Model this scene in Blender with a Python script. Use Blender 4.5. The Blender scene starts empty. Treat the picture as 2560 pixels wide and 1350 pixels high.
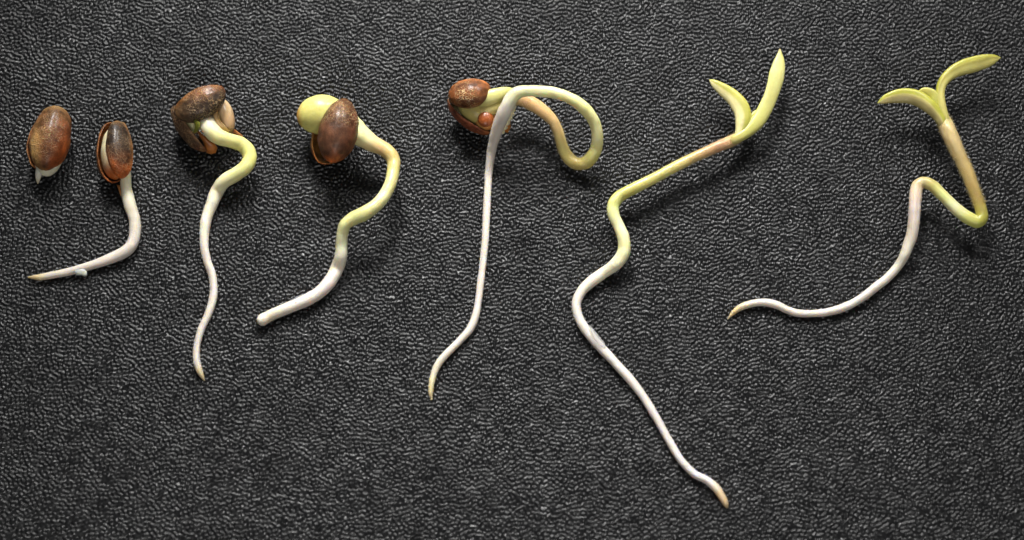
import bpy, math, random
import numpy as np
from mathutils import Vector, noise, Matrix

random.seed(7)
MM = 0.001
sc = bpy.context.scene
COL = sc.collection

# ------------------------------------------------------------------ camera
LENS, SENS, DIST, TILT = 100.0, 36.0, 180.0, math.radians(18)
CAM = Vector((0, -DIST*math.sin(TILT), DIST*math.cos(TILT)))      # millimetres
cam = bpy.data.cameras.new('camera'); camo = bpy.data.objects.new('camera', cam); COL.objects.link(camo)
camo.location = CAM*MM
camo.rotation_euler = (TILT, 0, 0)
cam.lens, cam.sensor_width = LENS, SENS
cam.clip_start, cam.clip_end = 0.005, 5
cam.dof.use_dof = True
cam.dof.focus_distance = 0.1815
cam.dof.aperture_fstop = 30
sc.camera = camo

# ------------------------------------------------------------------ light
w = bpy.data.worlds.new('World'); sc.world = w; w.use_nodes = True
w.node_tree.nodes['Background'].inputs[0].default_value = (0.93, 0.96, 1, 1)
w.node_tree.nodes['Background'].inputs[1].default_value = 0.085
def area(name, loc, size, power, color, aim=(0, 0, 0), sy=None, spread=180):
    l = bpy.data.lights.new(name, 'AREA'); l.energy = power; l.color = color
    l.spread = math.radians(spread)
    l.shape = 'RECTANGLE'; l.size = size*MM; l.size_y = (sy or size)*MM
    o = bpy.data.objects.new(name, l); COL.objects.link(o)
    o.location = Vector(loc)*MM
    o.rotation_euler = (Vector(aim)-Vector(loc)).to_track_quat('-Z', 'Y').to_euler()
    return o
area('softbox_lamp', (-18, 134, 112), 56, 0.033, (1, 0.985, 0.965), (-1, 17, 0), spread=37)
area('second_softbox_lamp', (58, 136, 118), 52, 0.010, (1, 0.985, 0.965), (4, 16, 0), spread=37)
area('front_fill_lamp', (10, -160, 170), 120, 0.12, (1, 0.99, 0.97), (0, 0, 0))
sc.view_settings.view_transform = 'Standard'; sc.view_settings.look = 'None'
sc.view_settings.exposure = 0.0; sc.view_settings.gamma = 1

# ------------------------------------------------------------------ helpers
def P(px, py, z):
    """point of the place seen at a pixel of the photograph, z mm above the surface"""
    d = Vector(((px-1280)/2560*SENS/LENS, -(py-675)/2560*SENS/LENS, -1.0))
    d = Matrix.Rotation(TILT, 3, 'X') @ d
    return CAM + d*((z-CAM.z)/d.z)
def pxmm(p):
    fwd = Matrix.Rotation(TILT, 3, 'X') @ Vector((0, 0, -1))
    return (p-CAM).dot(fwd)*SENS/LENS/2560
def lin(c):
    r = []
    for v in c:
        v /= 255.0
        r.append(v/12.92 if v <= 0.04045 else ((v+0.055)/1.055)**2.4)
    return np.array(r)
def ss(a, b, x):
    t = min(1, max(0, (x-a)/(b-a))); return t*t*(3-2*t)
def mix(a, b, t): return a*(1-t)+b*t
def catmull(P_, n):
    """P_: array rows of any dimension -> n samples per span"""
    P_ = np.array(P_, float)
    Q = np.vstack([2*P_[0]-P_[1], P_, 2*P_[-1]-P_[-2]])
    out = []
    for i in range(1, len(Q)-2):
        p0, p1, p2, p3 = Q[i-1], Q[i], Q[i+1], Q[i+2]
        for k in range(n):
            t = k/n
            out.append(0.5*((2*p1)+(-p0+p2)*t+(2*p0-5*p1+4*p2-p3)*t*t+(-p0+3*p1-3*p2+p3)*t**3))
    out.append(P_[-1]); return np.array(out)
def nz(p, s, seed=0.0):
    return noise.noise(Vector((p[0]*s+seed*7.3, p[1]*s-seed*3.1, p[2]*s+seed)))

def mesh_obj(name, verts, faces, mat, parent, cols=None, vein=None, smooth=True):
    """verts in mm, world; stored relative to the parent empty"""
    org = parent['_o'] if parent is not None and '_o' in parent else (0, 0, 0)
    org = np.array(list(org))
    me = bpy.data.meshes.new(name)
    V = (np.array([tuple(v) for v in verts])-org)*MM
    me.from_pydata(V.tolist(), [], faces)
    if smooth: me.polygons.foreach_set('use_smooth', [True]*len(me.polygons))
    if cols is not None:
        a = me.color_attributes.new('Col', 'FLOAT_COLOR', 'POINT')
        a.data.foreach_set('color', np.hstack([np.array(cols), np.ones((len(cols), 1))]).ravel())
    if vein is not None:
        a = me.attributes.new('vein', 'FLOAT', 'POINT'); a.data.foreach_set('value', list(vein))
    me.materials.append(mat); me.update()
    o = bpy.data.objects.new(name, me); COL.objects.link(o)
    if parent is not None: o.parent = parent
    return o
GROUP = 'germinating seeds laid out by stage of growth'
def thing(name, label, cat, px, py):
    o = bpy.data.objects.new(name, None); COL.objects.link(o)
    p = P(px, py, 0); o.location = p*MM
    o['_o'] = tuple(p); o['label'] = label; o['category'] = cat; o['group'] = GROUP
    o.empty_display_size = 0.001
    return o

# ------------------------------------------------------------------ materials
def nodes(name):
    m = bpy.data.materials.new(name); m.use_nodes = True
    nt = m.node_tree; return m, nt, nt.nodes['Principled BSDF']
def N(nt, t, **kw):
    n = nt.nodes.new(t)
    for k, v in kw.items():
        if k in n.inputs: n.inputs[k].default_value = v
        else: setattr(n, k, v)
    return n
def plant_mat(name, sss=0.35, rough=0.42, var=0.16, bump=0.35, coat=0.15, scale=2600, streak=None):
    m, nt, b = nodes(name); L = nt.links.new
    at = N(nt, 'ShaderNodeAttribute', attribute_name='Col')
    tc = N(nt, 'ShaderNodeTexCoord')
    n1 = N(nt, 'ShaderNodeTexNoise', Scale=scale, Detail=4.0, Roughness=0.6)
    n2 = N(nt, 'ShaderNodeTexNoise', Scale=scale*0.22, Detail=2.0)
    L(tc.outputs['Object'], n1.inputs['Vector']); L(tc.outputs['Object'], n2.inputs['Vector'])
    ad = N(nt, 'ShaderNodeMath', operation='ADD'); L(n1.outputs['Fac'], ad.inputs[0]); L(n2.outputs['Fac'], ad.inputs[1])
    mr = N(nt, 'ShaderNodeMapRange'); mr.inputs['From Min'].default_value = 0.6; mr.inputs['From Max'].default_value = 1.4
    mr.inputs['To Min'].default_value = 1-var; mr.inputs['To Max'].default_value = 1+var*0.6
    L(ad.outputs[0], mr.inputs['Value'])
    mx = N(nt, 'ShaderNodeVectorMath', operation='SCALE'); L(at.outputs['Color'], mx.inputs[0]); L(mr.outputs[0], mx.inputs['Scale'])
    L(mx.outputs[0], b.inputs['Base Color'])
    b.inputs['Roughness'].default_value = rough
    b.inputs['Subsurface Weight'].default_value = sss
    b.inputs['Subsurface Radius'].default_value = (1.0, 0.75, 0.35)
    b.inputs['Subsurface Scale'].default_value = 0.0005
    b.inputs['Coat Weight'].default_value = coat; b.inputs['Coat Roughness'].default_value = 0.15
    b.inputs['IOR'].default_value = 1.4
    bp = N(nt, 'ShaderNodeBump', Strength=bump, Distance=0.00004)
    L(ad.outputs[0], bp.inputs['Height']); L(bp.outputs[0], b.inputs['Normal'])
    return m
M_root = plant_mat('root_flesh', 0.6, 0.45, 0.10, 0.5, 0.25)
M_leaf = plant_mat('leaf_flesh', 0.35, 0.42, 0.16, 0.4, 0.2, 3200)
M_skin = plant_mat('seed_skin', 0.4, 0.35, 0.22, 0.5, 0.35, 2200)
M_hair = plant_mat('hair', 0.0, 0.5, 0.05, 0.0, 0.0)

def shell_mat():
    m, nt, b = nodes('seed_shell'); L = nt.links.new
    at = N(nt, 'ShaderNodeAttribute', attribute_name='Col')
    ve = N(nt, 'ShaderNodeAttribute', attribute_name='vein')
    tc = N(nt, 'ShaderNodeTexCoord')
    wp = N(nt, 'ShaderNodeTexNoise', Scale=2500.0, Detail=2.0)
    L(tc.outputs['Object'], wp.inputs['Vector'])
    ws = N(nt, 'ShaderNodeVectorMath', operation='SCALE'); L(wp.outputs['Color'], ws.inputs[0]); ws.inputs['Scale'].default_value = 0.00028
    wa = N(nt, 'ShaderNodeVectorMath', operation='ADD'); L(tc.outputs['Object'], wa.inputs[0]); L(ws.outputs[0], wa.inputs[1])
    vo = N(nt, 'ShaderNodeTexVoronoi', feature='DISTANCE_TO_EDGE', Scale=5000.0)
    L(wa.outputs[0], vo.inputs['Vector'])
    th = N(nt, 'ShaderNodeMapRange', interpolation_type='SMOOTHSTEP')
    for k, v in (('From Min', 0.0), ('From Max', 0.10), ('To Min', 0.95), ('To Max', 0.0)): th.inputs[k].default_value = v
    L(vo.outputs['Distance'], th.inputs['Value'])
    pn = N(nt, 'ShaderNodeTexNoise', Scale=1500.0, Detail=3.0)
    L(tc.outputs['Object'], pn.inputs['Vector'])
    pm = N(nt, 'ShaderNodeMapRange', interpolation_type='SMOOTHSTEP'); pm.inputs['From Min'].default_value = 0.36; pm.inputs['From Max'].default_value = 0.54
    L(pn.outputs['Fac'], pm.inputs['Value'])
    m1 = N(nt, 'ShaderNodeMath', operation='MULTIPLY'); L(th.outputs[0], m1.inputs[0]); L(pm.outputs[0], m1.inputs[1])
    m2 = N(nt, 'ShaderNodeMath', operation='MULTIPLY', use_clamp=True); L(m1.outputs[0], m2.inputs[0]); L(ve.outputs['Fac'], m2.inputs[1])
    n1 = N(nt, 'ShaderNodeTexNoise', Scale=1500.0, Detail=6.0, Roughness=0.68)
    L(tc.outputs['Object'], n1.inputs['Vector'])
    mr = N(nt, 'ShaderNodeMapRange'); mr.inputs['From Min'].default_value = 0.3; mr.inputs['From Max'].default_value = 0.7
    mr.inputs['To Min'].default_value = 0.22; mr.inputs['To Max'].default_value = 1.6
    L(n1.outputs['Fac'], mr.inputs['Value'])
    sc_ = N(nt, 'ShaderNodeVectorMath', operation='SCALE'); L(at.outputs['Color'], sc_.inputs[0]); L(mr.outputs[0], sc_.inputs['Scale'])
    mixn = N(nt, 'ShaderNodeMix', data_type='RGBA')
    L(m2.outputs[0], mixn.inputs['Factor']); L(sc_.outputs[0], mixn.inputs[6])
    mixn.inputs[7].default_value = (*lin((206, 172, 124)), 1)
    L(mixn.outputs[2], b.inputs['Base Color'])
    b.inputs['Roughness'].default_value = 0.42; b.inputs['Specular IOR Level'].default_value = 0.25; b.inputs['Coat Weight'].default_value = 0.16; b.inputs['Coat Roughness'].default_value = 0.16
    b.inputs['Subsurface Weight'].default_value = 0.12; b.inputs['Subsurface Radius'].default_value = (1, .4, .15); b.inputs['Subsurface Scale'].default_value = 0.0003
    ad = N(nt, 'ShaderNodeMath', operation='ADD'); L(n1.outputs['Fac'], ad.inputs[0]); L(m2.outputs[0], ad.inputs[1])
    bp = N(nt, 'ShaderNodeBump', Strength=1.0, Distance=0.00009)
    L(ad.outputs[0], bp.inputs['Height']); L(bp.outputs[0], b.inputs['Normal'])
    return m
M_shell = shell_mat()

def film_mat():
    m = plant_mat('clear_film', 0.2, 0.3, 0.1, 0.3, 0.4)
    m.node_tree.nodes['Principled BSDF'].inputs['Alpha'].default_value = 0.32
    return m
M_film = film_mat()

def ground_mat():
    m, nt, b = nodes('black_grained_plastic'); L = nt.links.new
    tc = N(nt, 'ShaderNodeTexCoord')
    n1 = N(nt, 'ShaderNodeTexNoise', Scale=9000.0, Detail=3.0, Roughness=0.6)
    n2 = N(nt, 'ShaderNodeTexNoise', Scale=120.0, Detail=3.0)
    L(tc.outputs['Object'], n1.inputs['Vector']); L(tc.outputs['Object'], n2.inputs['Vector'])
    mr = N(nt, 'ShaderNodeMapRange'); mr.inputs['To Min'].default_value = 0.25; mr.inputs['To Max'].default_value = 0.34
    L(n2.outputs['Fac'], mr.inputs['Value']); L(mr.outputs[0], b.inputs['Roughness'])
    cr = N(nt, 'ShaderNodeMix', data_type='RGBA'); L(n1.outputs['Fac'], cr.inputs['Factor'])
    cr.inputs[6].default_value = (0.004, 0.0041, 0.0043, 1); cr.inputs[7].default_value = (0.011, 0.0112, 0.0118, 1)
    L(cr.outputs[2], b.inputs['Base Color'])
    b.inputs['IOR'].default_value = 1.5; b.inputs['Specular IOR Level'].default_value = 0.36
    bp = N(nt, 'ShaderNodeBump', Strength=0.3, Distance=0.00001)
    L(n1.outputs['Fac'], bp.inputs['Height']); L(bp.outputs[0], b.inputs['Normal'])
    return m

# ------------------------------------------------------------------ the black embossed surface
def ground():
    LX, LY = 78.0, 44.0
    nx, ny = 1400, 800
    rng = np.random.default_rng(3)
    g = rng.standard_normal((ny, nx))
    fx = np.fft.fftfreq(nx, LX/nx)[None, :]; fy = np.fft.fftfreq(ny, LY/ny)[:, None]
    f = np.hypot(fx*1.06, fy)
    G = np.fft.fft2(g)
    F0 = 3.65
    band = np.exp(-((f-F0)/1.0)**2)
    h = np.real(np.fft.ifft2(G*band)); h /= h.std()
    g2 = rng.standard_normal((ny, nx))
    h2 = np.real(np.fft.ifft2(np.fft.fft2(g2)*np.exp(-((f-4.6)/1.3)**2))); h2 /= h2.std()
    low = np.real(np.fft.ifft2(np.fft.fft2(rng.standard_normal((ny, nx)))*np.exp(-(f/0.5)**2))); low /= low.std()
    r = 1/(1+np.exp(-2.6*(h*(1+0.06*low)+0.24*h2-0.12)))      # rounded ridges, flat valleys
    big = np.real(np.fft.ifft2(np.fft.fft2(rng.standard_normal((ny, nx)))*np.exp(-(f/0.16)**2))); big /= big.std()
    z = (r-0.8)*0.115*np.clip(1+0.02*big+0.05*low, 0.45, 1.6) + 0.005*h2
    z = np.pad(z, ((0, 1), (0, 1)), mode='wrap')
    X, Y = np.meshgrid(np.linspace(-LX/2, LX/2, nx+1), np.linspace(-LY/2, LY/2, ny+1)+1.5)
    V = np.stack([X, Y, z], -1).reshape(-1, 3)*MM
    idx = np.arange((nx+1)*(ny+1)).reshape(ny+1, nx+1)
    F = np.stack([idx[:-1, :-1], idx[:-1, 1:], idx[1:, 1:], idx[1:, :-1]], -1).reshape(-1, 4)
    me = bpy.data.meshes.new('black_surface')
    me.vertices.add(len(V)); me.vertices.foreach_set('co', V.astype(np.float32).ravel())
    me.loops.add(F.size); me.loops.foreach_set('vertex_index', F.astype(np.int32).ravel())
    me.polygons.add(len(F)); me.polygons.foreach_set('loop_start', np.arange(0, F.size, 4, dtype=np.int32))
    me.polygons.foreach_set('use_smooth', np.ones(len(F), bool))
    me.update(calc_edges=True)
    me.materials.append(ground_mat())
    for j in (0, -1, 1):
        for i in (0, -1, 1):
            o = bpy.data.objects.new('black_surface', me); COL.objects.link(o)
            o.location = (i*LX*MM, j*LY*MM, 0); o['kind'] = 'structure'
            o['label'] = 'black plastic surface with a fine wormy leather grain'
ground()

# ------------------------------------------------------------------ builders
def before(f, cut, V0, seg):
    """does a face of a tube lie before the cut ring"""
    body = [x for x in f if x < V0]
    if len(body) == 4: return max(body) < cut+seg
    if body: return max(body) < cut
    return max(f) <= V0+2*seg
def sub_obj(name, verts, faces, mat, parent, cols):
    used = sorted({x for f in faces for x in f}); mp = {x: i for i, x in enumerate(used)}
    return mesh_obj(name, [verts[x] for x in used], [tuple(mp[x] for x in f) for f in faces], mat, parent, [cols[x] for x in used])
def mute(c, k=0.16): return c*(1-k)+(c @ np.array([0.3, 0.6, 0.1]))*k
def frames(C):
    n = len(C); out = []
    for i in range(n):
        a = C[max(0, i-1)]; b = C[min(n-1, i+1)]
        T = Vector(b-a).normalized(); c = Vector(C[i])
        view = (CAM-c).normalized()
        nn = (view-T*view.dot(T)).normalized(); B = T.cross(nn).normalized()
        out.append((c, T, nn, B))
    return out
ZMAP = [None]
def tube(parent, name, pts, mat, cols, seg=26, n=7, wob=0.025, roll=0.0, cap0=True, sup=1.0, colfn=None, keel=0.0, cup=0.0, split=None, split_name='root', streak=0.0):
    """pts: (px, py, z or None to rest on the surface, r in px[, thickness ratio[, roll deg]])
    cols: list of (s, sRGB); sup<1 squarer section; returns object and frames"""
    rows = []
    for p in pts:
        px, py, z, r = p[:4]; k = p[4] if len(p) > 4 else 1.0; ro = p[5] if len(p) > 5 else 0.0
        s = pxmm(P(px, py, 0))
        if z is None: z = max(0.03, r*s*k*0.96)
        elif ZMAP[0]: z = min(z, ZMAP[0][0]+ZMAP[0][1]*z)
        q = P(px, py, z); rows.append((*q, r*pxmm(q), k, math.radians(ro)))
    S = catmull(rows, n); C = S[:, :3]
    d = np.r_[0, np.cumsum(np.linalg.norm(np.diff(C, axis=0), axis=1))]; s_ = d/d[-1]
    fr = frames(C); verts = []; faces = []; vc = []
    ks = [c[0] for c in cols]; kc = np.array([lin(c[1]) for c in cols])
    sd = random.random()*50
    for i, (c, T, nn, B) in enumerate(fr):
        r = max(0.008, S[i, 3]); k = S[i, 4]; ro = S[i, 5]+roll
        r *= 1+wob*2*nz(c, 0.7, sd)
        bx = B*math.cos(ro)+nn*math.sin(ro); by = nn*math.cos(ro)-B*math.sin(ro)
        base = np.array([np.interp(s_[i], ks, kc[:, j]) for j in range(3)])
        for j in range(seg):
            a = 2*math.pi*j/seg
            ca, sa = math.cos(a), math.sin(a)
            x = math.copysign(abs(ca)**sup, ca); y = math.copysign(abs(sa)**sup, sa)
            y2 = y*k
            if keel and sa > 0: y2 += keel*k*math.exp(-(ca/0.25)**2)
            y2 -= cup*ca*ca
            q = c+bx*(r*x)+by*(r*y2)
            q = q+(q-c)*(wob*1.2*nz(q, 2.2, sd+3))
            verts.append(q)
            cc = base*(1+0.08*nz(q, 0.9, sd+9))
            if streak:
                st = noise.noise(Vector((ca*1.6+sd, sa*1.6, d[i]*0.22)))+0.5*noise.noise(Vector((ca*4+sd, sa*4, d[i]*0.5+9)))
                cc = cc*(1+streak*st*np.array([0.7, 1.0, 1.15]))
            if colfn: cc = colfn(s_[i], a, base, q)
            vc.append(np.clip(mute(cc, 0.05 if mat is M_leaf else 0.12), 0, 1))
    m = len(fr)
    for i in range(m-1):
        for j in range(seg):
            k2 = (j+1) % seg
            faces.append((i*seg+j, i*seg+k2, (i+1)*seg+k2, (i+1)*seg+j))
    for e, row, sg in ((0, 0, 1), (m-1, (m-1)*seg, -1)):
        c, T, nn, B = fr[e]
        r = max(0.008, S[e, 3])
        last = list(range(row, row+seg))
        # rounded end
        for kk, (sc1, of) in enumerate(((0.86, 0.30), (0.5, 0.55), (0.0, 0.64))):
            if sc1 > 0:
                nw = []
                for j in range(seg):
                    q = Vector(verts[row+j]); q = c+(q-c)*sc1-T*(sg*r*of*0.8)
                    nw.append(len(verts)); verts.append(q); vc.append(vc[row+j])
                for j in range(seg):
                    k2 = (j+1) % seg
                    f = (last[j], nw[j], nw[k2], last[k2]); faces.append(f if sg < 0 else f[::-1])
                last = nw
            else:
                ap = len(verts); verts.append(c-T*(sg*r*of*0.8)); vc.append(vc[row])
                for j in range(seg):
                    k2 = (j+1) % seg
                    f = (last[j], ap, last[k2]); faces.append(f if sg < 0 else f[::-1])
    if split is not None:
        cut = split*n*seg; V0 = len(fr)*seg
        o = sub_obj(name, verts, [f for f in faces if before(f, cut, V0, seg)], mat, parent, vc)
        sub_obj(split_name, verts, [f for f in faces if not before(f, cut, V0, seg)], mat, parent, vc)
        return o, fr, S, s_
    o = mesh_obj(name, verts, faces, mat, parent, vc)
    return o, fr, S, s_
def blob(parent, name, A, B, w_, t_, mat, colfn, roll=0, taper=0.0, ang=(0, 360), u=(0.0, 1.0), thick=0.0, flare=0.0, vein=None, nu=40, nv=44, bump=0.045, power=0.5, pinch=0.0, pw=None):
    """egg or, with ang < 360 and thick > 0, a curved valve of a shell. A, B: (px,py,z). w_ half width px, t_ half depth px.
    angle 0 faces the viewer, positive to the image left of A->B direction"""
    a = P(*A); b = P(*B); c = (a+b)/2; T = (b-a).normalized(); hl = (b-a).length/2
    view = (CAM-c).normalized(); nn = (view-T*view.dot(T)).normalized(); Bn = T.cross(nn).normalized()
    s = pxmm(c); ro = math.radians(roll)
    bx = Bn*math.cos(ro)+nn*math.sin(ro); by = nn*math.cos(ro)-Bn*math.sin(ro)
    closed = ang[1]-ang[0] >= 359.9
    verts = []; faces = []; vc = []; vv = []; sd = random.random()*40
    nvv = nv if closed else nv+1
    def surf(off):
        for i in range(nu+1):
            uu = u[0]+(u[1]-u[0])*i/nu; x = -math.cos(math.pi*uu)
            pwr = power if pw is None else mix(pw[0], pw[1], ss(-0.6, 0.6, x))
            p = max(0.004, (max(0, 1-x*x))**pwr*(1-taper*x)*(1-pinch*ss(0.5, 1, abs(x))))
            for j in range(nvv):
                an = math.radians(ang[0]+(ang[1]-ang[0])*j/nv)
                e = 0 if closed else 1-ss(0, 0.12, min(j/nv, 1-j/nv))
                k = p*(1+flare*e)
                q = c+T*(x*(hl-off))+bx*(math.sin(an)*(w_*s*k-off*min(1, p*3)))+by*(math.cos(an)*(t_*s*k-off*min(1, p*3)))
                q = q+(q-c)*(bump*nz(q, 1.1, sd)+bump*0.35*nz(q, 4, sd))
                verts.append(q)
                col, v = colfn(uu, 0.5 if closed else j/nv, an, q, off > 0)
                vc.append(np.clip(col, 0, 1)); vv.append(v)
    surf(0.0)
    def grid(base, flip):
        for i in range(nu):
            for j in range(nv):
                k2 = (j+1) % nvv
                f = (base+i*nvv+j, base+i*nvv+k2, base+(i+1)*nvv+k2, base+(i+1)*nvv+j)
                faces.append(f[::-1] if flip else f)
    grid(0, True)
    if thick:
        n0 = len(verts); surf(thick); grid(n0, False)
        if not closed:
            for i in range(nu):
                for j in (0, nv):
                    q = (i*nvv+j, (i+1)*nvv+j, n0+(i+1)*nvv+j, n0+i*nvv+j)
                    faces.append(q if j == 0 else q[::-1])
        for i in (0, nu):
            for j in range(nv):
                k2 = (j+1) % nvv
                faces.append((i*nvv+j, i*nvv+k2, n0+i*nvv+k2, n0+i*nvv+j))
    return mesh_obj(name, verts, faces, mat, parent, vc, vv)
def shellcol(dark, edge, end0, end1, veins=1.0, inner=(120, 70, 30), e0=0.16, e1=0.16, ew=0.16, vfun=None, patch=None):
    dark, edge, end0, end1, inner = map(lin, (dark, edge, end0, end1, inner))
    sd = random.random()*30
    def f(u, v, an, q, inside):
        if inside: return inner*(1+0.3*nz(q, 2, sd)), 0.0
        n_ = nz(q, 1.5, sd)
        e = 1-ss(0.02, ew, min(v, 1-v)+0.05*n_)
        c = mix(dark*(1+0.5*n_), edge, e*0.85)
        c = mix(c, end0, 1-ss(e0*0.3, e0*2, u+0.10*n_)); c = mix(c, end1, ss(1-e1*2, 1-e1*0.3, u+0.10*n_))
        if patch:
            for (pu, pv, su, sv, pc, st) in patch:
                c = mix(c, lin(pc), st*math.exp(-((u+0.06*n_-pu)/su)**2-((v+0.06*n_-pv)/sv)**2))
        vn = veins*(1-0.6*e)
        if vfun: vn *= vfun(u, v)
        return c, vn
    return f
def flat(c, c2=None, k=0.5, amp=0.12):
    c = lin(c); c2 = c if c2 is None else lin(c2); sd = random.random()*30
    def f(u, v, an, q, inside):
        return mix(c, c2, ss(k-0.2, k+0.2, u+0.08*nz(q, 2, sd)))*(1+amp*nz(q, 1.3, sd)), 0.0
    return f
def hairs(parent, tubes, lo, hi, count, length, col, rad=0.009):
    """fine plant hairs standing on a stem: one stuff part"""
    o, fr, S, s_ = tubes; verts = []; faces = []
    idx = [i for i in range(len(fr)) if lo <= s_[i] <= hi]
    for _ in range(count):
        i = random.choice(idx); c, T, nn, B = fr[i]; r = S[i, 3]; k = S[i, 4]
        a = random.uniform(0, 2*math.pi)
        d = (B*math.cos(a)+nn*math.sin(a)*k)
        b0 = c+d*r*0.97+T*random.uniform(-0.1, 0.1)
        dd = (d.normalized()+T*random.uniform(-.5, .5)+B*random.uniform(-.3, .3)).normalized()
        L_ = length*random.uniform(0.5, 1.2); t = b0+dd*L_
        if t.z < 0.02: continue
        x = dd.orthogonal().normalized(); y = dd.cross(x); n0 = len(verts)
        for kq in range(3):
            an = kq*2.0944; verts.append(b0+(x*math.cos(an)+y*math.sin(an))*rad)
        verts.append(t)
        faces += [(n0, n0+1, n0+3), (n0+1, n0+2, n0+3), (n0+2, n0, n0+3)]
    cc = np.tile(lin(col), (len(verts), 1))
    h = mesh_obj('hair', verts, faces, M_hair, parent, cc, smooth=False); h['kind'] = 'stuff'
    return h
def scrap(parent, name, outline, mat, col, thick=0.05, puff=0.15):
    """small torn piece of skin: outline of (px,py,z)"""
    pts = [P(*p) for p in outline]; n = len(pts); c = sum(pts, Vector())/n
    up = (CAM-c).normalized(); verts = []; faces = []
    for sgn, in ((1,), (-1,)):
        for k, f_ in ((0, 1.0), (1, 0.55)):
            for p in pts: verts.append(c+(p-c)*f_+up*sgn*(thick*0.5 if k == 0 else thick*0.5+puff*0.5))
        verts.append(c+up*sgn*(thick*0.5+puff*0.6))
    m = 2*n+1
    for b0, fl in ((0, 0), (m, 1)):
        for j in range(n):
            k = (j+1) % n
            fs = [(b0+j, b0+k, b0+n+k, b0+n+j), (b0+n+j, b0+n+k, b0+2*n)]
            faces += [f[::-1] for f in fs] if fl else fs
    for j in range(n):
        k = (j+1) % n; faces.append((j, m+j, m+k, k))
    cc = [np.clip(lin(col)*(1+0.25*nz(v, 2.5)), 0, 1) for v in verts]
    return mesh_obj(name, verts, faces, mat, parent, cc)

WHITE, CREAM, TIP = (217, 206, 194), (224, 216, 184), (222, 186, 126)
PALEY, YEL, GRN = (236, 232, 176), (222, 216, 128), (205, 208, 98)

def plen(p):
    return sum(math.hypot(p[i+1][0]-p[i][0], p[i+1][1]-p[i][1]) for i in range(len(p)-1))
def stem_root(parent, sp, rp, sc1, rc1, n=7):
    la, lb = plen(sp), plen([sp[-1]]+rp); t = la+lb
    cols = [(k*la/t, c) for k, c in sc1]+[((la+k*lb)/t, c if k < 0.91 else tuple(0.6*a+0.4*b for a, b in zip(c, (226, 214, 190)))) for k, c in rc1 if k > 0.001]
    o = tube(parent, 'stem', sp+rp, M_root, cols, n=n, wob=0.055, split=len(sp)-1, streak=0.22)
    return o, la/t
# ================================================================== seed just splitting
t1 = thing('germinating_seed', 'mottled brown seed just splitting, with only a short white root tip, at the far left', 'seed', 115, 400)
blob(t1, 'kernel', (137, 296, 1.1), (113, 441, 1.0), 40, 38, M_skin, flat((226, 218, 184), (232, 224, 194)), bump=0.03)
blob(t1, 'shell_valve', (143, 271, 1.35), (109, 428, 1.55), 49, 46, M_shell,
     shellcol((112, 68, 42), (156, 88, 36), (142, 116, 72), (156, 110, 64), 1.0, e0=0.18, e1=0.07, ew=0.2, vfun=lambda u, v: 1.2*math.exp(-((u-0.45)/0.22)**2-((v-0.5)/0.16)**2)+0.5*math.exp(-((u-0.7)/0.2)**2-((v-0.76)/0.1)**2),
              patch=[(0.66, 0.76, 0.24, 0.13, (204, 160, 96), 0.8), (0.7, 0.2, 0.25, 0.13, (178, 84, 30), 0.75), (0.2, 0.6, 0.12, 0.2, (128, 88, 44), 0.5)]), roll=-8, ang=(-100, 100), u=(0, 0.97), thick=0.06, flare=0.03, taper=-0.06, pw=(0.30, 0.60), bump=0.05)
blob(t1, 'shell_valve', (139, 273, 1.1), (103, 430, 1.1), 48, 47, M_shell,
     shellcol((124, 64, 34), (176, 128, 84), (122, 90, 50), (160, 90, 48), 0.3, ew=0.06), roll=-8, ang=(84, 268), u=(0, 0.97), thick=0.09, flare=0.04, taper=-0.12, pw=(0.36, 0.5))
tube(t1, 'root_tip', [(105, 408, 1.2, 10), (99, 424, 1.1, 9.5), (96, 438, 0.9, 8), (95, 450, 0.7, 5), (94.5, 459, 0.6, 1.5)], M_root,
     [(0, (232, 224, 196)), (0.7, (236, 226, 206)), (1, (220, 190, 140))])

# ================================================================== seed with a bent white root
t2 = thing('germinating_seed', 'split dark brown seed trailing a bare white root that bends to the left', 'seed', 290, 440)
blob(t2, 'kernel', (282, 322, 1.2), (287, 448, 1.15), 32, 40, M_skin, flat((228, 218, 178), (186, 98, 44), k=0.68, amp=0.22), bump=0.05)
blob(t2, 'shell_valve', (296, 304, 1.4), (308, 447, 1.4), 31, 45, M_shell,
     shellcol((60, 44, 30), (120, 80, 42), (134, 96, 52), (196, 100, 42), 0.25, e0=0.14, e1=0.22, ew=0.10,
              patch=[(0.45, 0.3, 0.25, 0.2, (78, 66, 56), 0.6), (0.85, 0.7, 0.2, 0.35, (200, 100, 40), 0.85)]), roll=-38, ang=(-100, 98), thick=0.09, flare=0.05, taper=-0.10, pw=(0.36, 0.55))
blob(t2, 'shell_valve', (283, 306, 1.1), (283, 455, 1.1), 43, 40, M_shell,
     shellcol((112, 68, 36), (170, 112, 66), (122, 84, 46), (176, 92, 48), 0.2, inner=(128, 76, 36), ew=0.07), roll=0, ang=(62, 250), thick=0.06, flare=0.04, taper=-0.06, pw=(0.4, 0.5))
scrap(t2, 'seed_skin', [(291, 461, .6), (300, 463, .6), (303, 478, .5), (302, 492, .5), (296, 474, .5)], M_skin, (150, 100, 54))
r2 = tube(t2, 'root', [(306, 418, 1.1, 13), (313, 437, 0.8, 15), (315.5, 474, None, 15), (325.5, 514, None, 15.3), (335.5, 545, None, 14.5), (338, 572, None, 14.3), (333, 603, None, 14.5), (318, 625, None, 14.8),
     (289, 641, None, 13.2), (249, 656.6, None, 11.6), (209, 669, None, 10.2), (173, 679, None, 9.5), (129, 688, None, 9), (100, 693, None, 8), (84, 693, None, 5), (70, 693, None, 1)],
     M_root, [(0, (234, 222, 170)), (0.12, CREAM), (0.4, WHITE), (0.88, WHITE), (0.93, (226, 206, 160)), (1, (206, 170, 110))], wob=0.05)
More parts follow.
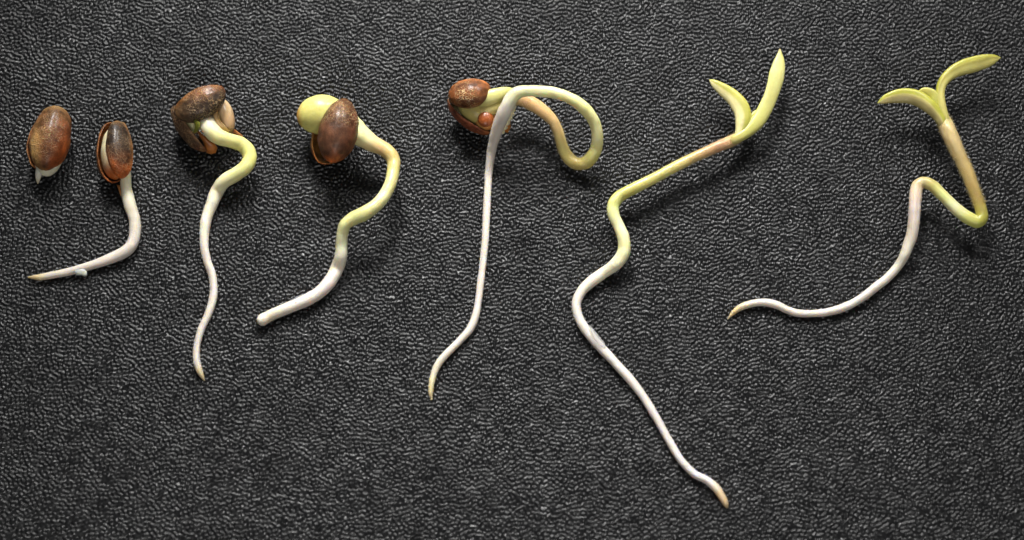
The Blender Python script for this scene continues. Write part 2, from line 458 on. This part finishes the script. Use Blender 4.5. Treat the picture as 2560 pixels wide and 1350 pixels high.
scrap(t2, 'root_flake', [(184, 676, .45), (208, 672, .45), (217, 678, .4), (218, 688, .35), (212, 691, .3), (204, 688, .3), (190, 688, .3)], M_root, (214, 212, 196), 0.05, 0.08)

# ================================================================== seedling with gaping shell
t3 = thing('seedling', 'sprout crawling out of a gaping brown shell, long thin white root', 'seedling', 500, 370)
blob(t3, 'cotyledon', (548, 246, 1.6), (573, 334, 1.3), 25, 30, M_skin, flat((222, 192, 148), (212, 174, 130), amp=0.2), roll=0, bump=0.05)
scrap(t3, 'seed_skin', [(534, 262, 2.6), (546, 268, 2.7), (545, 290, 2.7), (556, 310, 2.4), (574, 326, 2.0), (572, 333, 1.9), (552, 324, 2.2), (538, 306, 2.5), (532, 285, 2.6)], M_skin, (206, 168, 116), 0.04, 0.15)
scrap(t3, 'seed_skin', [(572, 318, 1.3), (586, 322, 1.1), (606, 338, .6), (608, 344, .5), (586, 342, .8), (570, 334, 1.1)], M_skin, (170, 112, 68), 0.05, 0.15)
blob(t3, 'cotyledon', (486, 268, 1.9), (478, 334, 1.6), 27, 22, M_leaf, flat((222, 216, 158), (226, 220, 160)), bump=0.03)
s3, f3 = stem_root(t3, [(508, 264, 1.7, 17), (511, 286, 2.0, 19), (519, 312, 2.3, 21), (537, 335, 2.3, 21), (560, 347, 2.2, 19.5), (585, 354, 1.9, 18), (608, 364, 1.6, 17.8), (621, 380, 1.5, 18), (624, 398, 1.5, 17.8), (614, 417, 1.5, 18), (591, 435, 1.3, 18), (562, 452, 1.0, 18), (543, 477, None, 17.6), (530, 509, None, 16)],
     [(517, 544, None, 14), (511, 580, None, 12.2), (511, 620, None, 11.2), (519, 655, None, 10.5), (530, 687, None, 10.2), (534, 718, None, 10), (531, 753, None, 9.6), (519, 789, None, 9.8), (503, 824, None, 9.2), (493, 860, None, 9), (491, 895, None, 9), (497, 922, None, 8.4), (505, 940, None, 5.5), (511, 952, None, 1)],
     [(0, (238, 230, 196)), (0.18, (240, 232, 200)), (0.3, (232, 224, 148)), (0.45, (226, 220, 128)), (0.62, (216, 210, 112)), (0.75, (232, 226, 150)), (0.9, (238, 232, 190)), (1, CREAM)],
     [(0, CREAM), (0.12, (238, 230, 208)), (0.3, WHITE), (0.9, WHITE), (0.94, (228, 204, 152)), (1, (196, 152, 88))])
scrap(t3, 'young_leaf', [(485, 290, 2.9), (495, 287, 3.0), (492, 300, 3.0), (500, 306, 3.0), (501, 318, 2.9), (493, 330, 2.6), (484, 332, 2.4), (488, 314, 2.7), (484, 305, 2.8)], M_leaf, (112, 114, 36), 0.05, 0.2)
blob(t3, 'shell_valve', (437, 290, 2.3), (561, 224, 2.8), 39, 50, M_shell,
     shellcol((72, 56, 42), (132, 86, 44), (106, 80, 52), (88, 50, 28), 0.8, e0=0.12, e1=0.10, ew=0.12, vfun=lambda u, v: ss(0.3, 0.45, u)*(1-ss(0.75, 0.9, u)),
              patch=[(0.15, 0.3, 0.14, 0.3, (120, 92, 60), 0.6), (0.65, 0.1, 0.2, 0.12, (150, 92, 50), 0.7)]), roll=-42, ang=(-100, 98), thick=0.09, flare=0.06, pinch=0.05, bump=0.06)
blob(t3, 'shell_valve', (437, 262, 1.5), (519, 377, 1.3), 34, 42, M_shell,
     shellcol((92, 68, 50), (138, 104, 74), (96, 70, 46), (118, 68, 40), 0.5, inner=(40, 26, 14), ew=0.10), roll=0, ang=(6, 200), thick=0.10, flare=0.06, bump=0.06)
scrap(t3, 'seed_skin', [(490, 324, 1.9), (500, 331, 1.9), (513, 342, 1.8), (526, 353, 1.6), (537, 359, 1.5), (544, 370, 1.3), (539, 382, 1.1), (528, 386, 1.0), (516, 382, 1.1), (512, 369, 1.3), (507, 354, 1.5), (497, 338, 1.8)], M_skin, (176, 108, 52), 0.06, 0.32)

# ================================================================== seedling with round yellow leaf
t4 = thing('seedling', 'sprout with a round yellow seed leaf bulging from brown shell and a blunt thick root', 'seedling', 835, 400)
blob(t4, 'cotyledon', (742, 291, 1.9), (866, 282, 1.9), 50, 46, M_leaf,
     (lambda f0: (lambda u, v, an, q, ins: (mix(f0(u, v, an, q, ins)[0], lin((214, 140, 52)), 0.75*(1-ss(0.07, 0.26, u))), 0.0)))(flat((220, 212, 124), (216, 210, 122))), bump=0.02)
blob(t4, 'shell_valve', (864, 266, 1.3), (804, 409, 1.05), 53, 46, M_shell,
     shellcol((104, 74, 40), (186, 128, 70), (150, 84, 40), (178, 100, 50), 0.2, inner=(128, 88, 42), ew=0.06), roll=0, ang=(66, 275), thick=0.06, flare=0.04)
s4, f4 = stem_root(t4, [(850, 296, 2.0, 34), (874, 316, 2.1, 35), (897, 335, 2.1, 29.5), (917, 350, 2.0, 23.5), (938, 362, 1.9, 20), (960, 373, 1.8, 18.5), (977, 387, 1.8, 17.5), (984, 405, 1.8, 16.5), (983, 425, 1.9, 16), (976, 458, 2.1, 16), (962, 487, 2.2, 16.3), (940, 513, 2.3, 17), (912, 533, 2.3, 17.6), (884, 546, 2.2, 17), (864, 561, 2.1, 16.2), (856, 586, 1.7, 15.5), (854, 613, 1.3, 15.5), (852, 640, 1.0, 15.8)],
     [(843, 670, None, 16.4), (827, 700, None, 16.5), (803, 727, None, 16.3), (773, 747, None, 15.8), (737, 763, None, 14.6), (700, 778, None, 14), (673, 790, None, 15), (656, 800, None, 15.5), (651, 803, None, 14)],
     [(0, (226, 222, 130)), (0.1, (230, 226, 150)), (0.18, (236, 224, 158)), (0.27, (222, 188, 122)), (0.33, (208, 180, 104)), (0.45, (214, 202, 116)), (0.6, (234, 228, 160)), (0.75, (206, 204, 124)), (0.84, (212, 208, 132)), (1, (238, 228, 196))],
     [(0, (238, 228, 196)), (0.3, (238, 224, 212)), (0.6, (234, 222, 208)), (0.8, (230, 220, 200)), (0.93, (222, 202, 168)), (1, (236, 226, 206))])
scrap(t4, 'root_film', [(716, 762, .5), (724, 751, .5), (742, 741, .55), (760, 734, .55), (774, 737, .6), (762, 744, .7), (738, 757, .7)], M_film, (196, 196, 198), 0.03, 0.06)
blob(t4, 'shell_valve', (864, 247, 2.9), (828, 408, 2.6), 48, 46, M_shell,
     shellcol((92, 60, 42), (140, 80, 34), (118, 74, 38), (190, 100, 46), 1.0, e0=0.09, e1=0.12, ew=0.10, vfun=lambda u, v: 1.2*ss(0.05, 0.15, u)*(1-ss(0.38, 0.5, u)),
              patch=[(0.55, 0.2, 0.3, 0.1, (120, 66, 46), 0.7), (0.28, 0.6, 0.12, 0.3, (150, 104, 64), 0.6), (0.9, 0.5, 0.1, 0.3, (196, 106, 50), 0.6)]), roll=-4, ang=(-100, 100), thick=0.09, flare=0.05, taper=-0.02, pw=(0.62, 0.62), bump=0.04)

# ================================================================== looping seedling
t5 = thing('seedling', 'sprout whose pale stem loops round and crosses its own shell', 'seedling', 1200, 325)
blob(t5, 'cotyledon', (1150, 252, 1.7), (1218, 300, 1.5), 32, 30, M_leaf, flat((186, 174, 104), (204, 184, 106)), bump=0.06)
tube(t5, 'cotyledon', [(1192, 254, 2.2, 18, .7), (1216, 246, 2.5, 20, .7), (1242, 238, 2.6, 18, .65), (1268, 232, 2.4, 15, .7), (1294, 240, 1.9, 12, .9)], M_leaf, [(0, (196, 188, 110)), (0.4, (212, 206, 128)), (1, (200, 198, 112))], streak=0.15)
tube(t5, 'cotyledon', [(1203, 280, 1.9, 18, .8), (1228, 269, 2.1, 19, .7), (1250, 262, 2.1, 17, .7), (1275, 252, 1.9, 15, .8), (1300, 250, 1.7, 12, 1)], M_leaf, [(0, (204, 182, 110)), (0.5, (202, 192, 108)), (1, (196, 182, 108))], streak=0.15)
blob(t5, 'shell_valve', (1121, 243, 2.2), (1228, 224, 2.4), 36, 46, M_shell,
     shellcol((112, 66, 36), (186, 112, 56), (138, 104, 60), (104, 62, 38), 1.0, e0=0.07, e1=0.10, ew=0.12, vfun=lambda u, v: 1.3*ss(0.25, 0.35, u)*(1-ss(0.5, 0.65, u)),
              patch=[(0.6, 0.2, 0.3, 0.2, (158, 98, 56), 0.6), (0.2, 0.2, 0.2, 0.2, (120, 68, 34), 0.5)]), roll=-24, ang=(-100, 100), thick=0.09, flare=0.05, bump=0.05)
blob(t5, 'shell_valve', (1123, 246, 1.4), (1232, 329, 1.2), 34, 40, M_shell,
     shellcol((118, 60, 38), (176, 108, 82), (124, 80, 50), (160, 96, 54), 0.1, inner=(44, 38, 18), ew=0.08), roll=0, ang=(28, 205), thick=0.06, flare=0.04)
blob(t5, 'seed_skin', (1185, 294, 1.55), (1243, 302, 1.5), 29, 22, M_skin, flat((214, 156, 90), (206, 138, 74), amp=0.15), bump=0.06, roll=20)
blob(t5, 'seed_nub', (1213, 275, 2.0), (1214, 317, 2.0), 20, 13, M_skin, flat((168, 92, 44), (160, 84, 38), amp=0.4), bump=0.05)
scrap(t5, 'seed_skin', [(1262, 300, 1.0), (1276, 302, .9), (1277, 318, .7), (1270, 332, .5), (1260, 330, .6), (1258, 314, .9)], M_skin, (186, 118, 50), 0.05, 0.15)
s5, f5 = stem_root(t5, [(1262, 248, 2.0, 13), (1282, 247, 2.0, 15), (1304, 248, 1.9, 16.5), (1324, 256, 1.8, 17.5), (1345, 269, 1.7, 17), (1366, 285, 1.6, 15.2), (1383, 303, 1.5, 14), (1393, 324, 1.3, 13.2), (1400, 346, 1.1, 13.4), (1406, 367, 0.9, 14), (1416, 388, 0.75, 15), (1430, 403, 0.7, 16), (1448, 409.5, 0.75, 16), (1466, 405, 0.9, 16), (1481, 390, 1.2, 15.8), (1490.5, 370, 1.5, 15.5), (1493.5, 344, 2.0, 15), (1490, 318, 2.4, 14.7), (1480, 294, 2.8, 14.6), (1462, 272, 3.2, 14.8), (1438, 253, 3.5, 14.8), (1411, 240, 3.7, 14.2), (1380, 231, 3.8, 13.8), (1348, 228, 3.9, 14), (1320, 227.5, 3.9, 14.2)],
     [(1299, 230, 3.85, 15.5), (1282, 241, 3.7, 17), (1269, 262, 3.4, 17), (1257, 289, 2.9, 16.5), (1244, 320, 2.2, 14.5), (1234.5, 352, 1.5, 12.4), (1228, 380, 0.9, 11.6), (1224, 410, 0.5, 10.6), (1221, 440, None, 10), (1219, 480, None, 9.6), (1216, 540, None, 9.5), (1213, 600, None, 9.3), (1208, 653, None, 9.1), (1202, 703, None, 9.1), (1195.6, 755, None, 9.2), (1188, 793, None, 9.6), (1174, 824, None, 9.8), (1149, 852, None, 9.2), (1121, 880, None, 9), (1099, 905, None, 9), (1085, 933, None, 8.6), (1079, 958, None, 8), (1077, 980, None, 6.3), (1078.6, 999, None, 2.5)],
     [(0, (214, 190, 120)), (0.08, (214, 170, 112)), (0.16, (222, 182, 116)), (0.25, (212, 178, 112)), (0.36, (206, 190, 104)), (0.45, (208, 186, 96)), (0.52, (210, 204, 108)), (0.6, (232, 224, 156)), (0.75, (228, 222, 140)), (0.88, (234, 230, 168)), (1, (228, 230, 168))],
     [(0, (230, 230, 168)), (0.03, (232, 232, 180)), (0.07, (238, 232, 214)), (0.12, WHITE), (0.85, WHITE), (0.93, (226, 214, 180)), (0.97, (216, 190, 120)), (1, (190, 150, 90))])
edge = [(1290, 262), (1291, 268), (1287, 271), (1290, 277), (1284, 280), (1287, 288), (1280, 290), (1282, 298), (1274, 302), (1276, 309), (1268, 313), (1270, 320), (1262, 324), (1262, 333), (1256, 335)]
for k in range(0, 14, 2):
    a_, b_, c_ = edge[k], edge[k+1], edge[min(14, k+2)]; z_ = 3.1-1.7*k/14
    scrap(t5, 'root_flake', [(a_[0]-9, a_[1]-3, z_), (a_[0], a_[1], z_), (b_[0], b_[1], z_-.05), (c_[0]+random.uniform(0, 3), c_[1]+1, z_-.1), (c_[0]-10, c_[1]+2, z_-.1)], M_root, (216, 204, 172), 0.04, 0.06)
hairs(t5, s5, 0.03*f5, 0.52*f5, 1400, 0.14, (186, 170, 126), 0.0065)

# ================================================================== open seedling, long root
t6 = thing('seedling', 'seedling with two slim yellow green seed leaves in a V and the longest, wavy root', 'seedling', 1535, 660)
ZMAP[0] = (1.05, 0.13)
s6, f6 = stem_root(t6, [(1862, 331, 0.8, 8), (1850, 341, 1.0, 12), (1830, 352, 1.22, 13.8), (1806, 362, 2.8, 12.8), (1782, 372, 2.6, 12.4), (1732, 395, 2.4, 12.5), (1681, 421, 2.2, 13), (1631, 448, 1.9, 14), (1583, 472, 1.6, 14.5), (1549, 491, 1.4, 15), (1533, 514, 1.3, 15.3), (1535, 540, 1.2, 15), (1547, 565, 1.1, 15), (1558, 592, 1.1, 15.3), (1561, 617, 1.0, 15.6), (1555, 640, 0.9, 16.2), (1535, 664, 0.75, 15.6)],
     [(1506, 684, None, 14.4), (1478, 704, None, 13.8), (1452, 731, None, 12.8), (1441, 761, None, 12.1), (1447, 794, None, 12), (1465, 825, None, 12.3), (1488, 854, None, 12.4), (1517, 885, None, 12), (1546, 916, None, 11.3), (1579, 953, None, 11), (1612, 997, None, 10.4), (1636, 1036, None, 10), (1659, 1077, None, 9.6), (1682, 1118, None, 9.1), (1706, 1155, None, 9.1), (1737, 1185, None, 9.5), (1766, 1200, None, 10), (1789, 1219, None, 10.2), (1804, 1240, None, 9.4), (1814, 1258, None, 7.6), (1818, 1269, None, 3)],
     [(0, (206, 196, 110)), (0.08, (214, 180, 120)), (0.16, (210, 160, 116)), (0.28, (212, 182, 112)), (0.4, (212, 204, 108)), (0.55, (212, 208, 108)), (0.64, (198, 194, 84)), (0.72, (206, 208, 118)), (0.8, (234, 230, 174)), (0.92, (232, 228, 160)), (1, (238, 230, 188))],
     [(0, (238, 230, 188)), (0.06, (240, 230, 206)), (0.2, WHITE), (0.9, (232, 222, 218)), (0.935, (226, 204, 172)), (0.95, (214, 172, 116)), (1, (200, 152, 90))])
scrap(t6, 'root_film', [(1470, 812, .7), (1480, 818, .7), (1496, 838, .7), (1512, 858, .65), (1515, 872, .6), (1502, 866, .7), (1484, 846, .75)], M_film, (216, 214, 210), 0.03, 0.07)
def duo(c1, c2, a0, a1, sd=1.0):
    """two faces of one thick leaf: c1 paler back, c2 inner face between angles a0..a1 (degrees)"""
    c1, c2 = lin(c1), lin(c2)
    def f(s, a, base, q):
        d = math.degrees(a) % 360
        w_ = ss(a0-10, a0+10, d)*(1-ss(a1-10, a1+10, d))
        return mix(c1, c2, w_)*(1+0.14*nz(q, 1.1, sd))
    return f
LEAFK = dict(streak=0.16, seg=32)
tube(t6, 'cotyledon', [(1820, 357, 2.2, 6, .9), (1838, 348, 3.2, 12, .9), (1864, 332, 2.95, 14.5, .85, 0), (1892, 306, 3.1, 18, .6, -8), (1911, 275, 3.2, 18.5, .5, -12), (1926, 243, 3.4, 18.2, .45, -12), (1936, 212, 3.6, 19.3, .45, -12), (1943, 182, 3.9, 19.3, .42, -12), (1948, 155, 4.1, 14.5, .4, -12), (1949.5, 138, 4.3, 8, .4, -12), (1950, 121, 4.4, .8, .4, -12)], M_leaf,
     [(0, (200, 182, 108)), (0.15, (204, 200, 104)), (0.5, (208, 204, 120)), (0.8, (216, 212, 134)), (0.95, (212, 204, 120)), (1, (190, 164, 96))], sup=0.88, **LEAFK)
def halves(a, b, w0=-0.3, w1=0.2, amp=0.14, rib=None, rp=0.0):
    a, b = lin(a), lin(b); r_ = None if rib is None else lin(rib)
    def f(s_, an, base, q):
        c = mix(a, b, ss(w0, w1, math.cos(an)))
        if r_ is not None: c = mix(c, r_, 0.75*math.exp(-((math.cos(an)-rp)/0.09)**2)*(math.sin(an) > 0))
        v = noise.noise(Vector((math.cos(an)*5, s_*3, 4)))
        return c*(1+amp*nz(q, 1.4)+amp*v)
    return f
tube(t6, 'cotyledon', [(1828, 353, 1.7, 6, .9), (1842, 345, 2.6, 10.5, .9), (1851, 330, 2.9, 14, .85), (1857, 308, 3.2, 19, .8), (1857, 284, 3.4, 21, .7), (1847, 261, 3.6, 21, .6), (1830, 241, 3.8, 18.5, .55), (1809, 225, 4.0, 15.8, .5), (1791, 212, 4.1, 11.5, .5), (1780, 204, 4.1, 6.5, .5), (1773, 199, 4.2, .8, .5)], M_leaf,
     [(0, (204, 196, 104)), (1, (206, 200, 110))], colfn=halves((222, 212, 150), (184, 180, 76), -0.1, 0.25), sup=0.85, seg=32)
tube(t6, 'young_leaf', [(1868, 312, 3.2, 6, .6), (1878, 295, 3.3, 6.5, .6), (1887, 282, 3.4, 5, .6), (1894, 274, 3.5, 1.5, .6)], M_leaf, [(0, (170, 166, 60)), (1, (190, 186, 84))])
hairs(t6, s6, 0.05*f6, 0.55*f6, 1600, 0.15, (186, 170, 126), 0.0065)

# ================================================================== kinked seedling with spread leaves
t7 = thing('seedling', 'rightmost seedling with widely spread curved green leaves and a sharply zigzagging stem', 'seedling', 2280, 600)
ZMAP[0] = (1.3, 0.12)
s7, f7 = stem_root(t7, [(2344, 262, 1.0, 8), (2351, 284, 1.15, 13), (2360, 304, 1.45, 18.8), (2373, 332, 3.8, 19.2), (2391, 374, 3.4, 18.2), (2409, 410, 3.1, 17), (2424, 445, 2.8, 16), (2437, 479, 2.4, 15.4), (2448, 508, 2.1, 15.2), (2454, 529, 1.9, 15.6), (2455, 545, 1.8, 15.8), (2443, 554, 1.8, 16), (2421, 545, 1.8, 16), (2397, 528, 1.9, 15.4), (2373, 505, 2.0, 15), (2350, 482, 2.1, 14.6), (2330, 464, 2.1, 14.8), (2310, 456, 2.0, 15), (2295, 463, 1.9, 15.4), (2289.5, 480, 1.8, 15.8), (2288, 505, 1.6, 15.8), (2286, 532, 1.4, 15.6)],
     [(2284, 560, 1.2, 15.3), (2279, 590, 0.95, 14.6), (2270, 614, 0.8, 13.6), (2261, 638, 0.65, 12.8), (2245, 665, None, 12), (2220, 693, None, 11.6), (2188, 719, None, 11.4), (2154, 745, None, 11), (2116, 766, None, 10.4), (2074, 779, None, 9.5), (2032, 784, None, 8.9), (1996, 783, None, 9), (1969, 775, None, 9.4), (1943, 763, None, 9.8), (1918, 756.5, None, 9.8), (1891, 757, None, 9.6), (1867, 762.5, None, 8.6), (1847, 771, None, 7.8), (1832, 783, None, 6), (1819, 798, None, 1.2)],
     [(0, (196, 186, 92)), (0.09, (202, 190, 108)), (0.14, (212, 186, 126)), (0.28, (200, 172, 108)), (0.4, (196, 166, 92)), (0.48, (188, 160, 78)), (0.53, (172, 160, 56)), (0.57, (188, 186, 60)), (0.63, (216, 216, 110)), (0.7, (236, 234, 178)), (0.77, (228, 226, 136)), (0.83, (198, 188, 96)), (0.88, (206, 188, 126)), (0.93, (232, 208, 178)), (1, (238, 218, 206))],
     [(0, (238, 218, 206)), (0.08, (238, 222, 204)), (0.18, (230, 222, 200)), (0.4, (226, 218, 206)), (0.85, (222, 212, 204)), (0.92, (214, 204, 160)), (0.96, (212, 176, 104)), (1, (196, 150, 84))])
tube(t7, 'cotyledon', [(2367, 326, 2.6, 7, .9), (2357, 308, 3.6, 12.5, .9), (2344, 288, 3.9, 14.5, .9), (2324, 266, 4.5, 18, .8), (2300, 249, 4.8, 19.5, .6), (2272, 240, 4.9, 18.5, .45), (2244, 240.5, 5.0, 16.5, .4), (2220, 246, 5.0, 12.5, .4), (2204, 253, 5.0, 7.5, .4), (2194, 258, 5.0, 1, .4)], M_leaf,
     [(0, (190, 176, 92)), (1, (204, 182, 90))], sup=0.88, seg=32, keel=0.12, colfn=halves((186, 170, 106), (182, 180, 62), 0.1, 0.4, 0.14, (204, 194, 112), 0.22))
tube(t7, 'cotyledon', [(2374, 330, 2.2, 7, .9), (2366, 308, 3.3, 11, .9), (2357, 278, 4.1, 11.5, .9), (2351, 250, 4.5, 11.5, .8), (2351, 226, 4.8, 11.5, .75), (2359, 203, 5.0, 13, .65), (2379, 183, 5.2, 15.5, .55), (2404, 170, 5.4, 18.5, .4), (2434, 161, 5.5, 20, .35), (2464, 153, 5.5, 17.5, .35), (2486, 147, 5.5, 11, .35), (2502, 144, 5.5, 1, .35)], M_leaf,
     [(0, (190, 172, 70)), (1, (208, 194, 100))], sup=0.88, seg=32, keel=-0.12, colfn=halves((184, 180, 60), (200, 190, 104), -0.7, -0.2, 0.18, (176, 166, 70), -0.15))
tube(t7, 'young_leaf', [(2356, 282, 3.0, 7, .6), (2345, 256, 4.4, 12, .5), (2333, 238, 4.6, 12.5, .45), (2319, 230, 4.6, 11, .45), (2306, 227.5, 4.6, 7.5, .45), (2296, 230, 4.6, 1.5, .45)], M_leaf, [(0, (186, 180, 84)), (0.5, (192, 188, 90)), (1, (194, 184, 86))], streak=0.2)
hairs(t7, s7, 0.0*f7, 0.50*f7, 2400, 0.17, (186, 170, 126), 0.0065)

for t_, s_t, lo in ((t2, r2, 0.15), (t3, s3, f3), (t4, s4, f4), (t5, s5, f5), (t6, s6, f6), (t7, s7, f7)):
    h_ = hairs(t_, s_t, lo, 0.97, 420, 0.10, (214, 204, 192), 0.005); h_.name = 'root_hair'
# ------------------------------------------------------------------ dust on the surface
def dust():
    verts = []; faces = []
    for (x, y, r) in ((1722, 246, 2.6), (438, 1296, 2.0), (1478, 640, 1.3), (610, 1010, 1.4), (985, 160, 1.2), (2070, 420, 1.4), (2310, 900, 1.3), (150, 900, 1.3), (1240, 1130, 1.4), (1940, 960, 1.2)):
        c = P(x, y, 0.03); rr = r*pxmm(c); n0 = len(verts)
        for d in ((1, 0, 0), (-.8, .3, 0), (0, 1, 0.1), (.2, -1, 0), (0, 0, 1), (0, 0, -1)):
            verts.append(c+Vector(d)*rr*random.uniform(.7, 1.3))
        for a, b_ in ((0, 2), (2, 1), (1, 3), (3, 0)):
            faces += [(n0+a, n0+b_, n0+4), (n0+b_, n0+a, n0+5)]
    o = mesh_obj('dust', verts, faces, M_hair, None, np.tile(lin((190, 188, 182)), (len(verts), 1)))
    o['kind'] = 'stuff'; o['label'] = 'tiny pale dust specks scattered on the black surface'; o['category'] = 'dust'
dust()
for o in sc.objects:
    if '_o' in o: del o['_o']
